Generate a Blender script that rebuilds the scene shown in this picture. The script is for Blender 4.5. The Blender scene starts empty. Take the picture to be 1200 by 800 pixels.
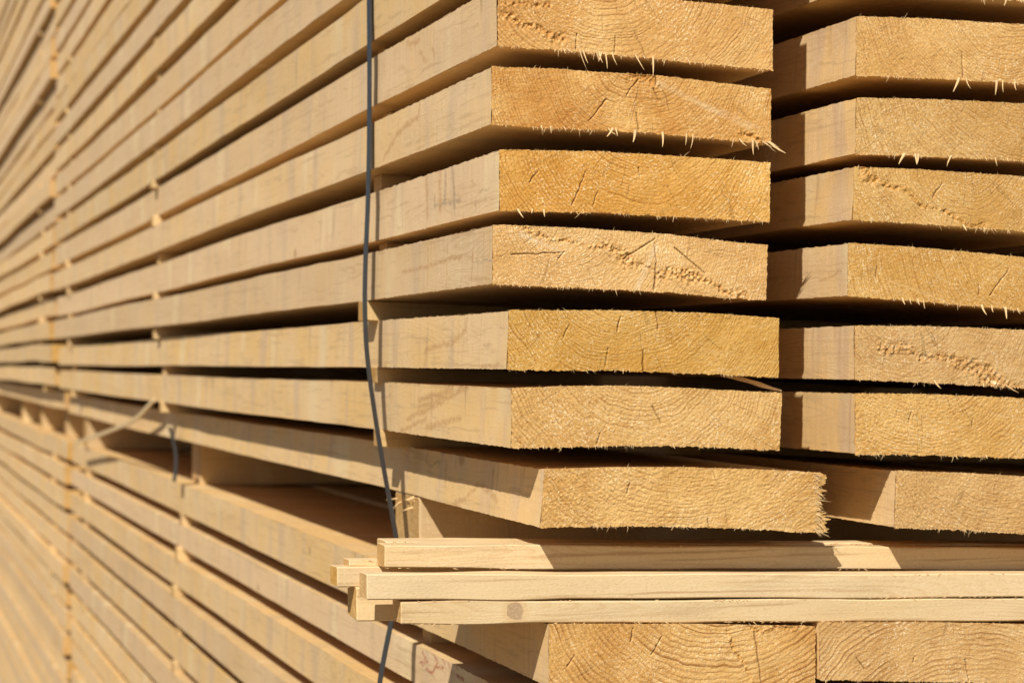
import bpy, math, random
import numpy as np
from mathutils import Vector

rnd = random.Random(7)
scene = bpy.context.scene
COL = scene.collection

# ------------------------------------------------------------------ camera model
F = 2600.0                      # focal length in units of a 1200 px wide frame
YAW = math.atan(760.0 / F)
PIT = math.atan(25.0 / F)
CZ = 1.40
cam_d = bpy.data.cameras.new('camera')
cam = bpy.data.objects.new('camera', cam_d)
COL.objects.link(cam)
cam.location = (0, 0, CZ)
fwd = Vector((math.sin(YAW) * math.cos(PIT), math.cos(YAW) * math.cos(PIT), math.sin(PIT)))
cam.rotation_euler = fwd.to_track_quat('-Z', 'Y').to_euler()
cam_d.sensor_width = 36.0
cam_d.lens = F / 1200 * 36
cam_d.clip_start = 0.05
cam_d.clip_end = 4000
cam_d.dof.use_dof = True
cam_d.dof.focus_distance = 1.70
cam_d.dof.aperture_fstop = 11.5
scene.camera = cam
RIGHT = Vector((math.cos(YAW), -math.sin(YAW), 0))
UP = RIGHT.cross(fwd)


def ray(u, v):
    return fwd + RIGHT * ((u - 600) / F) + UP * ((400 - v) / F)


def at_y(u, v, Y):
    d = ray(u, v)
    d = d * (Y / d.y)
    return d.x, d.z + CZ


def at_x(u, v, X):
    d = ray(u, v)
    d = d * (X / d.x)
    return d.y, d.z + CZ


YN = 1.643                      # plane of the near sawn ends

# ------------------------------------------------------------------ numpy noise


def _hash(i, j, k, seed):
    n = (i * 374761393 + j * 668265263 + k * 1274126177 + seed * 974634241) & 0xFFFFFFFF
    n = ((n ^ (n >> 13)) * 1103515245) & 0xFFFFFFFF
    n = ((n ^ (n >> 16)) * 2246822519) & 0xFFFFFFFF
    n = n ^ (n >> 15)
    return (n & 0xFFFFFF) / float(0xFFFFFF)


def vnoise(x, y, z=0.0, seed=0):
    x, y, z = np.broadcast_arrays(np.asarray(x, float), np.asarray(y, float), np.asarray(z, float))
    xi, yi, zi = np.floor(x).astype(np.int64), np.floor(y).astype(np.int64), np.floor(z).astype(np.int64)
    fx, fy, fz = x - xi, y - yi, z - zi
    fx, fy, fz = [f * f * (3 - 2 * f) for f in (fx, fy, fz)]
    r = 0
    for dx in (0, 1):
        wx = fx if dx else 1 - fx
        for dy in (0, 1):
            wy = fy if dy else 1 - fy
            for dz in (0, 1):
                wz = fz if dz else 1 - fz
                r = r + wx * wy * wz * _hash(xi + dx, yi + dy, zi + dz, seed)
    return r * 2 - 1


def seg_dist(px, pz, a, b):
    ax, az = a
    bx, bz = b
    dx, dz = bx - ax, bz - az
    L = dx * dx + dz * dz + 1e-12
    t = np.clip(((px - ax) * dx + (pz - az) * dz) / L, 0, 1)
    return np.hypot(px - ax - t * dx, pz - az - t * dz), t


# ------------------------------------------------------------------ node helpers
class NT:
    def __init__(self, name):
        self.m = bpy.data.materials.new(name)
        self.m.use_nodes = True
        self.t = self.m.node_tree
        self.t.nodes.clear()
        self.out = self.n('ShaderNodeOutputMaterial')
        self.b = self.n('ShaderNodeBsdfPrincipled')
        self.l(self.b.outputs[0], self.out.inputs[0])

    def n(self, ty, **kw):
        nd = self.t.nodes.new(ty)
        for k, v in kw.items():
            setattr(nd, k, v)
        return nd

    def l(self, a, b):
        self.t.links.new(a, b)

    def put(self, sock, v):
        if isinstance(v, (int, float)):
            sock.default_value = v
        elif isinstance(v, tuple):
            if len(v) == 3 and len(sock.default_value) == 4:
                v = v + (1,)
            sock.default_value = v
        else:
            self.l(v, sock)

    def m_(self, op, a, b=0.0, c=0.0, clamp=False):
        nd = self.n('ShaderNodeMath', operation=op, use_clamp=clamp)
        for i, v in enumerate((a, b, c)):
            self.put(nd.inputs[i], v)
        return nd.outputs[0]

    def vm(self, op, a, b=(0, 0, 0)):
        nd = self.n('ShaderNodeVectorMath', operation=op)
        self.put(nd.inputs[0], a)
        self.put(nd.inputs[1], b)
        return nd.outputs['Value'] if op in ('LENGTH', 'DISTANCE', 'DOT_PRODUCT') else nd.outputs[0]

    def mix(self, f, a, b, mode='MIX'):
        nd = self.n('ShaderNodeMix', data_type='RGBA', blend_type=mode)
        self.put(nd.inputs[0], f)
        self.put(nd.inputs[6], a)
        self.put(nd.inputs[7], b)
        return nd.outputs[2]

    def noise(self, vec, scale, detail=2.0, rough=0.5, dist=0.0):
        nd = self.n('ShaderNodeTexNoise')
        self.l(vec, nd.inputs['Vector'])
        nd.inputs['Scale'].default_value = scale
        nd.inputs['Detail'].default_value = detail
        nd.inputs['Roughness'].default_value = rough
        nd.inputs['Distortion'].default_value = dist
        return nd.outputs[0]

    def smooth(self, v, lo, hi, a=0.0, b=1.0):
        nd = self.n('ShaderNodeMapRange', interpolation_type='SMOOTHSTEP')
        self.put(nd.inputs[0], v)
        for i, q in enumerate((lo, hi, a, b)):
            self.put(nd.inputs[i + 1], q)
        return nd.outputs[0]

    def attr(self, name, ty='OBJECT'):
        nd = self.n('ShaderNodeAttribute', attribute_type=ty, attribute_name=name)
        return nd

    def scale(self, vec, s):
        return self.vm('MULTIPLY', vec, s)

    def comb(self, x, y, z):
        nd = self.n('ShaderNodeCombineXYZ')
        for i, v in enumerate((x, y, z)):
            self.put(nd.inputs[i], v)
        return nd.outputs[0]

    def bump(self, h, dist, strength=1.0, normal=None):
        nd = self.n('ShaderNodeBump')
        nd.inputs['Strength'].default_value = strength
        nd.inputs['Distance'].default_value = dist
        self.l(h, nd.inputs['Height'])
        if normal is not None:
            self.l(normal, nd.inputs['Normal'])
        return nd.outputs[0]


def wood_end(name, axis='y', tint=(1, 1, 1)):
    """Cross-cut face: annual rings round a pith given per object, radial checks, sawn fibres."""
    N = NT(name)
    tc = N.n('ShaderNodeTexCoord').outputs['Object']
    sp = N.n('ShaderNodeSeparateXYZ')
    N.l(tc, sp.inputs[0])
    hx, hz = (sp.outputs[0], sp.outputs[2]) if axis == 'y' else (sp.outputs[1], sp.outputs[2])
    rndv = N.n('ShaderNodeObjectInfo').outputs['Random']
    off = N.m_('MULTIPLY', rndv, 37.0)
    p2 = N.comb(hx, off, hz)
    pith = N.n('ShaderNodeSeparateXYZ')
    N.l(N.attr('pith').outputs['Vector'], pith.inputs[0])
    rings = N.n('ShaderNodeSeparateXYZ')
    N.l(N.attr('rings').outputs['Vector'], rings.inputs[0])   # per metre, contrast, saw angle
    warp = N.noise(p2, 14.0, 3.0, 0.55)
    warp2 = N.noise(N.vm('ADD', p2, (3.1, 7.7, 1.3)), 16.0, 3.0, 0.55)
    lx = N.m_('ADD', N.m_('SUBTRACT', hx, pith.outputs[0]), N.m_('MULTIPLY', N.m_('SUBTRACT', warp, 0.5), 0.022))
    lz = N.m_('ADD', N.m_('SUBTRACT', hz, pith.outputs[2]), N.m_('MULTIPLY', N.m_('SUBTRACT', warp2, 0.5), 0.022))
    r = N.vm('LENGTH', N.comb(lx, 0.0, lz))
    rv = N.comb(N.m_('MULTIPLY', r, 1.0), off, 0.0)
    rw = N.m_('MULTIPLY', N.m_('SUBTRACT', N.noise(rv, 90.0, 2.0), 0.5), 0.008)
    ph = N.m_('MULTIPLY', N.m_('ADD', r, rw), rings.outputs[0])
    saw = N.m_('FRACT', ph)
    late = N.m_('MULTIPLY', N.smooth(saw, 0.35, 0.85), N.smooth(saw, 0.86, 1.0, 1.0, 0.0))
    # year-to-year strength and patchy visibility
    yr = N.n('ShaderNodeTexWhiteNoise', noise_dimensions='1D')
    N.l(N.m_('FLOOR', ph), yr.inputs['W'])
    late = N.m_('MULTIPLY', late, N.m_('ADD', 0.35, N.m_('MULTIPLY', yr.outputs[0], 0.75)))
    vis = N.smooth(N.noise(N.vm('ADD', p2, (9, 2, 5)), 26.0, 2.0), 0.28, 0.62, 0.25, 1.0)
    lateC = N.m_('MULTIPLY', N.m_('MULTIPLY', late, vis), rings.outputs[1])
    # fibre texture: short tufts, sheared along the saw
    ang = rings.outputs[2]
    ca, sa = N.m_('COSINE', ang), N.m_('SINE', ang)
    u = N.m_('ADD', N.m_('MULTIPLY', hx, ca), N.m_('MULTIPLY', hz, sa))
    v = N.m_('SUBTRACT', N.m_('MULTIPLY', hz, ca), N.m_('MULTIPLY', hx, sa))
    fibA = N.noise(N.comb(N.m_('MULTIPLY', u, 330.0), off, N.m_('MULTIPLY', v, 1000.0)), 1.0, 3.0, 0.6)
    thp = N.m_('ARCTAN2', lx, lz)
    fibP = N.noise(N.comb(N.m_('MULTIPLY', r, 1150.0), off, N.m_('MULTIPLY', thp, 24.0)), 1.0, 2.0, 0.55)
    fib = N.m_('ADD', N.m_('MULTIPLY', fibA, 0.45), N.m_('MULTIPLY', fibP, 0.55))
    fib2 = N.noise(p2, 900.0, 2.0, 0.6)
    marks = N.noise(N.comb(N.m_('MULTIPLY', u, 20.0), off, N.m_('MULTIPLY', v, 420.0)), 1.0, 2.0, 0.5)
    broad = N.noise(p2, 11.0, 3.0, 0.6)
    mid = N.noise(p2, 70.0, 3.0, 0.6)
    T = tint
    c = N.mix(N.smooth(broad, 0.3, 0.7), (0.59 * T[0], 0.325 * T[1], 0.092 * T[2]), (0.72 * T[0], 0.448 * T[1], 0.160 * T[2]))
    c = N.mix(N.m_('MULTIPLY', N.smooth(mid, 0.5, 0.8), 0.5), c, (0.48 * T[0], 0.215 * T[1], 0.04 * T[2]))
    c = N.mix(N.m_('MULTIPLY', lateC, 1.0, clamp=True), c, (0.33 * T[0], 0.14 * T[1], 0.03 * T[2]))
    c = N.mix(N.m_('MULTIPLY', N.smooth(fib, 0.50, 0.33), 0.62), c, (0.36 * T[0], 0.16 * T[1], 0.035 * T[2]))
    fleck = N.m_('MULTIPLY', N.smooth(N.m_('ADD', N.m_('MULTIPLY', fib2, 0.7), N.m_('MULTIPLY', fibP, 0.3)), 0.53, 0.66), N.m_('SUBTRACT', 1.0, lateC, clamp=True))
    fmask = N.smooth(N.noise(N.vm('ADD', p2, (1, 8, 3)), 22.0, 2.0), 0.35, 0.7, 0.2, 1.0)
    c = N.mix(N.m_('MULTIPLY', N.m_('MULTIPLY', fleck, fmask), 0.95), c, (0.96, 0.82, 0.54))
    c = N.mix(N.m_('MULTIPLY', N.smooth(marks, 0.55, 0.75), 0.16), c, (0.86, 0.68, 0.38))
    # radial checks
    th = N.m_('ARCTAN2', lx, lz)
    vo = N.n('ShaderNodeTexVoronoi', voronoi_dimensions='2D', feature='DISTANCE_TO_EDGE')
    N.l(N.comb(N.m_('ADD', N.m_('MULTIPLY', th, 9.0), off), N.m_('MULTIPLY', r, 4.0), 0.0), vo.inputs['Vector'])
    vo.inputs['Scale'].default_value = 1.0
    dd = N.m_('MULTIPLY', N.m_('MULTIPLY', vo.outputs['Distance'], r), 1 / 9.0)
    chk = N.m_('MULTIPLY', N.smooth(dd, 0.00006, 0.00026, 1.0, 0.0),
               N.smooth(N.noise(N.comb(N.m_('MULTIPLY', th, 7.0), off, N.m_('MULTIPLY', r, 40.0)), 1.0, 1.0), 0.56, 0.64))
    crk = N.attr('crack', 'GEOMETRY').outputs['Fac']
    chk = N.m_('MAXIMUM', N.m_('MULTIPLY', chk, 0.32), N.m_('MULTIPLY', crk, 0.8))
    torn = N.attr('torn', 'GEOMETRY').outputs['Fac']
    tn = N.noise(p2, 420.0, 3.0, 0.7)
    c = N.mix(N.m_('MULTIPLY', torn, N.smooth(tn, 0.62, 0.40)), c, (0.52, 0.26, 0.06))
    c = N.mix(N.m_('MULTIPLY', torn, N.smooth(tn, 0.58, 0.70)), c, (0.86, 0.66, 0.36))
    scar = N.attr('scar', 'GEOMETRY').outputs['Fac']
    c = N.mix(N.m_('MULTIPLY', scar, N.smooth(mid, 0.3, 0.7, 0.2, 0.6)), c, (0.74, 0.58, 0.36))
    c = N.mix(chk, c, (0.16, 0.07, 0.02))
    hs = N.n('ShaderNodeHueSaturation')
    N.l(c, hs.inputs['Color'])
    N.l(N.m_('ADD', 0.9, N.m_('MULTIPLY', rndv, 0.2)), hs.inputs['Value'])
    wn2 = N.n('ShaderNodeTexWhiteNoise', noise_dimensions='1D')
    N.l(N.m_('MULTIPLY', rndv, 91.7), wn2.inputs['W'])
    N.l(N.m_('ADD', 0.96, N.m_('MULTIPLY', wn2.outputs[0], 0.13)), hs.inputs['Saturation'])
    dk = N.attr('brown').outputs['Fac']
    cc = N.mix(N.m_('MULTIPLY', dk, N.smooth(broad, 0.75, 0.35)), hs.outputs[0], (0.86, 0.70, 0.50), 'MULTIPLY')
    N.l(cc, N.b.inputs['Base Color'])
    N.b.inputs['Roughness'].default_value = 0.62
    N.b.inputs['Specular IOR Level'].default_value = 0.35
    h = N.m_('ADD', N.m_('MULTIPLY', fib, 1.0), N.m_('MULTIPLY', fib2, 0.9))
    h = N.m_('ADD', h, N.m_('MULTIPLY', lateC, 0.5))
    h = N.m_('ADD', h, N.m_('MULTIPLY', torn, N.m_('MULTIPLY', tn, 2.0)))
    h = N.m_('SUBTRACT', h, N.m_('MULTIPLY', chk, 1.5))
    N.l(N.bump(h, 0.00042, 0.9), N.b.inputs['Normal'])
    return N.m


def wood_side(name, axis='y', pale=(0.775, 0.54, 0.280), warm=(0.77, 0.49, 0.186), grey=(0.675, 0.473, 0.282),
              saw=1.0, grain=1.0, rough=0.7):
    """Long faces: band-saw marks across the length, faint grain along it, stains."""
    N = NT(name)
    tc = N.n('ShaderNodeTexCoord').outputs['Object']
    sp = N.n('ShaderNodeSeparateXYZ')
    N.l(tc, sp.inputs[0])
    if axis == 'y':
        L, W = sp.outputs[1], sp.outputs[0]
    else:
        L, W = sp.outputs[0], sp.outputs[1]
    Z = sp.outputs[2]
    rndv = N.n('ShaderNodeObjectInfo').outputs['Random']
    off = N.m_('MULTIPLY', rndv, 53.0)
    Lo = N.m_('ADD', L, off)

    def co(kl, kw, kz):
        return N.comb(N.m_('MULTIPLY', Lo, kl), N.m_('MULTIPLY', W, kw), N.m_('MULTIPLY', Z, kz))
    lean = N.m_('ADD', N.m_('ADD', Lo, N.m_('MULTIPLY', Z, 0.06)), N.m_('MULTIPLY', W, 0.05))

    def bands(k):
        return N.comb(N.m_('MULTIPLY', lean, k), N.m_('MULTIPLY', W, 2.0), N.m_('MULTIPLY', Z, 4.0))
    broad = N.noise(co(5.0, 6, 8), 1.0, 3.0, 0.6)
    patch = N.noise(bands(14.0), 1.0, 2.0, 0.6)
    c = N.mix(N.smooth(broad, 0.32, 0.68), warm, pale)
    c = N.mix(N.m_('MULTIPLY', N.smooth(rndv, 0.4, 1.0), 0.7), c, grey)
    c = N.mix(N.m_('MULTIPLY', N.smooth(patch, 0.50, 0.66), 0.75 * saw), c, tuple(v * 0.92 for v in grey))
    c = N.mix(N.m_('MULTIPLY', N.smooth(N.noise(bands(9.0), 1.0, 2.0), 0.56, 0.66), 0.7 * saw), c, (0.80, 0.61, 0.33))
    # saw marks
    s1 = N.noise(bands(150.0), 1.0, 2.0, 0.6)
    s2 = N.noise(bands(480.0), 1.0, 1.0, 0.5)
    c = N.mix(N.m_('MULTIPLY', N.smooth(s1, 0.55, 0.78), 0.62 * saw), c, tuple(v * 0.64 for v in grey))
    c = N.mix(N.m_('MULTIPLY', N.smooth(s2, 0.55, 0.75), 0.35 * saw), c, (0.84, 0.67, 0.43))
    # grain along the length
    gw = N.noise(co(9.0, 60, 60), 1.0, 2.0)
    gr = N.noise(N.comb(N.m_('MULTIPLY', Lo, 5.0), N.m_('ADD', N.m_('MULTIPLY', W, 260.0), N.m_('MULTIPLY', gw, 5.0 if grain < 1.5 else 2.0)),
                        N.m_('ADD', N.m_('MULTIPLY', Z, 260.0), N.m_('MULTIPLY', gw, 5.0 if grain < 1.5 else 2.0))), 1.0, 2.0, 0.5)
    c = N.mix(N.m_('MULTIPLY', N.smooth(gr, 0.54, 0.72), 0.45 * grain), c, (0.47, 0.30, 0.14))
    g2 = N.noise(co(3.2, 34, 34), 1.0, 1.0, 0.4)
    cl = N.m_('FRACT', N.m_('MULTIPLY', g2, 26.0))
    cl = N.m_('MULTIPLY', N.smooth(cl, 0.45, 0.9), N.smooth(cl, 0.9, 1.0, 1.0, 0.0))
    gm = N.smooth(N.noise(co(2.5, 9, 9), 1.0, 2.0), 0.42, 0.62)
    c = N.mix(N.m_('MULTIPLY', N.m_('MULTIPLY', cl, gm), 0.42 * min(grain, 1.0)), c, (0.56, 0.36, 0.16))
    fz = N.noise(co(420.0, 700, 700), 1.0, 2.0, 0.6)
    c = N.mix(N.m_('MULTIPLY', N.smooth(fz, 0.56, 0.72), 0.30), c, (0.84, 0.70, 0.48))
    c = N.mix(N.m_('MULTIPLY', N.smooth(fz, 0.44, 0.28), 0.4), c, (0.44, 0.29, 0.14))
    # dark weather streaks and small brown spots
    st = N.noise(bands(46.0), 1.0, 3.0, 0.6)
    stm = N.smooth(N.noise(co(3.0, 5, 14), 1.0, 2.0), 0.5, 0.68)
    c = N.mix(N.m_('MULTIPLY', N.m_('MULTIPLY', N.smooth(st, 0.56, 0.70), stm), 0.7 * saw), c, (0.40, 0.25, 0.12))
    vo = N.n('ShaderNodeTexVoronoi', feature='F1')
    N.l(co(9.0, 14, 16), vo.inputs['Vector'])
    vo.inputs['Scale'].default_value = 1.0
    kn = N.m_('MULTIPLY', N.smooth(vo.outputs['Distance'], 0.05, 0.13, 1.0, 0.0),
              N.smooth(N.n('ShaderNodeSeparateColor').outputs[0], -1, -0.5))
    sc = [n for n in N.t.nodes if n.bl_idname == 'ShaderNodeSeparateColor'][0]
    N.l(vo.outputs['Color'], sc.inputs[0])
    sel = N.m_('GREATER_THAN', sc.outputs[0], 0.86)
    c = N.mix(N.m_('MULTIPLY', N.m_('MULTIPLY', kn, sel), 0.6), c, (0.36, 0.20, 0.09))
    # stains given by the mesh
    stain = N.attr('stain', 'GEOMETRY').outputs['Fac']
    brk = N.smooth(N.noise(co(160.0, 160, 260), 1.0, 3.0, 0.65), 0.30, 0.60, 0.15, 1.0)
    c = N.mix(N.m_('MULTIPLY', N.m_('MULTIPLY', stain, brk), 0.62), c, (0.46, 0.24, 0.085))
    ink = N.attr('ink', 'GEOMETRY').outputs['Fac']
    c = N.mix(N.m_('MULTIPLY', N.m_('MULTIPLY', ink, brk), 0.5), c, (0.18, 0.14, 0.10))
    red = N.attr('red', 'GEOMETRY').outputs['Fac']
    c = N.mix(N.m_('MULTIPLY', N.m_('MULTIPLY', red, brk), 0.9), c, (0.36, 0.07, 0.03))
    if axis == 'x':
        ko = N.attr('knot').outputs['Vector']
        ks = N.n('ShaderNodeSeparateXYZ')
        N.l(ko, ks.inputs[0])
        d = N.vm('LENGTH', N.comb(N.m_('SUBTRACT', L, ks.outputs[0]), 0.0, N.m_('SUBTRACT', Z, ks.outputs[2])))
        d = N.m_('ADD', d, N.m_('MULTIPLY', N.m_('SUBTRACT', N.noise(co(120, 120, 120), 1.0, 2.0), 0.5), 0.006))
        has = N.m_('GREATER_THAN', ks.outputs[1], 0.5)
        ring = N.m_('MULTIPLY', N.smooth(d, 0.0070, 0.0140, 1.0, 0.0), has)
        c = N.mix(N.m_('MULTIPLY', ring, 0.5), c, (0.60, 0.38, 0.17))
        core = N.m_('MULTIPLY', N.smooth(d, 0.0062, 0.0070, 1.0, 0.0), has)
        kc = N.mix(N.smooth(N.noise(co(420, 420, 700), 1.0, 3.0), 0.35, 0.65), (0.47, 0.32, 0.18), (0.37, 0.235, 0.125))
        c = N.mix(N.m_('MULTIPLY', core, 0.9), c, kc)
    hs = N.n('ShaderNodeHueSaturation')
    N.l(c, hs.inputs['Color'])
    wn = N.n('ShaderNodeTexWhiteNoise', noise_dimensions='1D')
    N.l(rndv, wn.inputs['W'])
    N.l(N.m_('ADD', 0.92, N.m_('MULTIPLY', wn.outputs[0], 0.14)), hs.inputs['Value'])
    N.l(hs.outputs[0], N.b.inputs['Base Color'])
    N.b.inputs['Roughness'].default_value = rough
    N.b.inputs['Specular IOR Level'].default_value = 0.3
    h = N.m_('ADD', N.m_('MULTIPLY', s1, 0.5 * saw), N.m_('MULTIPLY', s2, 0.25 * saw))
    h = N.m_('ADD', h, N.m_('MULTIPLY', fz, 0.4))
    h = N.m_('ADD', h, N.m_('MULTIPLY', gr, 0.15 * grain))
    N.l(N.bump(h, 0.0009, 0.6), N.b.inputs['Normal'])
    return N.m


def plain(name, col, rough=0.6, spec=0.3, var=0.15, scale=60):
    N = NT(name)
    tc = N.n('ShaderNodeTexCoord').outputs['Object']
    nz = N.noise(tc, scale, 3.0, 0.6)
    c = N.mix(nz, tuple(v * (1 - var) for v in col), tuple(v * (1 + var) for v in col))
    N.l(c, N.b.inputs['Base Color'])
    N.b.inputs['Roughness'].default_value = rough
    N.b.inputs['Specular IOR Level'].default_value = spec
    N.l(N.bump(nz, 0.0006, 0.3), N.b.inputs['Normal'])
    return N.m


M_SIDE = wood_side('sawn_plank_side')
M_END = wood_end('sawn_plank_end')
M_WIDE = wood_side('sawn_plank_wide_face', 'y', (0.72, 0.475, 0.205), (0.72, 0.435, 0.145), (0.62, 0.42, 0.20))
M_LATH = wood_side('lath_side', 'x', (0.71, 0.53, 0.295), (0.70, 0.495, 0.245), (0.66, 0.495, 0.28), saw=0.1, grain=2.0, rough=0.55)
M_LATHEND = wood_end('lath_end', 'x')
M_STICK = wood_side('spacer_side', 'x', (0.70, 0.49, 0.23), (0.68, 0.45, 0.18), (0.60, 0.42, 0.21), saw=0.5, grain=1.0)
M_STICKEND = wood_end('spacer_end', 'x', (0.80, 0.79, 0.84))
M_SPL = plain('splinter_wood', (0.70, 0.48, 0.23), 0.6, 0.3, 0.3, 500)
M_FUZZ = plain('fibre_wood', (0.74, 0.52, 0.25), 0.6, 0.3, 0.25, 300)


def strap_mat():
    N = NT('strap_plastic')
    tc = N.n('ShaderNodeTexCoord').outputs['Object']
    nz = N.noise(N.scale(tc, (300, 300, 12)), 1.0, 3.0, 0.6)
    c = N.mix(nz, (0.022, 0.023, 0.025), (0.042, 0.043, 0.045))
    c = N.mix(N.m_('MULTIPLY', N.smooth(N.noise(tc, 55.0, 3.0, 0.6), 0.55, 0.75), 0.35), c, (0.11, 0.10, 0.085))
    N.l(c, N.b.inputs['Base Color'])
    N.b.inputs['Roughness'].default_value = 0.42
    N.b.inputs['Specular IOR Level'].default_value = 0.5
    N.l(N.bump(nz, 0.0005, 0.4), N.b.inputs['Normal'])
    return N.m


M_STRAP = strap_mat()


def ground_mat():
    N = NT('yard_gravel')
    tc = N.n('ShaderNodeTexCoord').outputs['Object']
    a = N.noise(tc, 0.8, 4.0, 0.6)
    b = N.noise(tc, 60.0, 3.0, 0.6)
    c = N.mix(N.smooth(a, 0.3, 0.7), (0.17, 0.12, 0.065), (0.23, 0.16, 0.09))
    c = N.mix(N.m_('MULTIPLY', N.smooth(b, 0.5, 0.7), 0.6), c, (0.12, 0.085, 0.05))
    N.l(c, N.b.inputs['Base Color'])
    N.b.inputs['Roughness'].default_value = 0.9
    N.l(N.bump(b, 0.01, 0.6), N.b.inputs['Normal'])
    return N.m


# ------------------------------------------------------------------ mesh building
class MB:
    def __init__(self):
        self.v = []          # list of (n,3)
        self.f = []          # list of (m,4) quads
        self.mi = []
        self.n = 0
        self.at = {}

    def grid(self, P, mat=0, flip=False, at=None):
        """P: (a,b,3)"""
        a, b = P.shape[:2]
        idx = np.arange(a * b).reshape(a, b) + self.n
        q = np.stack([idx[:-1, :-1], idx[1:, :-1], idx[1:, 1:], idx[:-1, 1:]], -1).reshape(-1, 4)
        if flip:
            q = q[:, ::-1]
        self.v.append(P.reshape(-1, 3))
        self.f.append(q)
        self.mi.append(np.full(len(q), mat))
        for k in set(self.at) | set(at or {}):
            lst = self.at.setdefault(k, [])
            have = sum(len(x) for x in lst)
            if have < self.n:
                lst.append(np.zeros(self.n - have))
            lst.append((at[k].reshape(-1) if at and k in at else np.zeros(a * b)))
        self.n += a * b

    def build(self, name, mats, loc=(0, 0, 0), parent=None, smooth=True):
        V = np.concatenate(self.v).astype(np.float32)
        Q = np.concatenate(self.f).astype(np.int32)
        me = bpy.data.meshes.new(name)
        me.vertices.add(len(V))
        me.vertices.foreach_set('co', V.ravel())
        me.loops.add(Q.size)
        me.loops.foreach_set('vertex_index', Q.ravel())
        me.polygons.add(len(Q))
        me.polygons.foreach_set('loop_start', np.arange(0, Q.size, 4, dtype=np.int32))
        me.polygons.foreach_set('loop_total', np.full(len(Q), 4, dtype=np.int32))
        me.polygons.foreach_set('material_index', np.concatenate(self.mi).astype(np.int32))
        me.polygons.foreach_set('use_smooth', np.full(len(Q), smooth, dtype=bool))
        for m in mats:
            me.materials.append(m)
        for k, lst in self.at.items():
            d = np.concatenate(lst)
            if len(d) < len(V):
                d = np.concatenate([d, np.zeros(len(V) - len(d))])
            if np.any(d > 0):
                a = me.attributes.new(k, 'FLOAT', 'POINT')
                a.data.foreach_set('value', d.astype(np.float32))
        me.update(calc_edges=True)
        me.validate()
        o = bpy.data.objects.new(name, me)
        o.location = loc
        COL.objects.link(o)
        if parent is not None:
            o.parent = parent
        return o


def tag(o, label, cat, group=None):
    o['label'] = label
    o['category'] = cat
    if group:
        o['group'] = group


ALL = {}          # (pile, column, row) -> info used to rest spacers on the planks


class Curve:
    def __init__(self, pts):
        pts = sorted(pts)
        self.x = np.array([p[0] for p in pts])
        self.y = np.array([p[1] for p in pts])

    def __call__(self, q):
        return np.interp(q, self.x, self.y)


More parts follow.
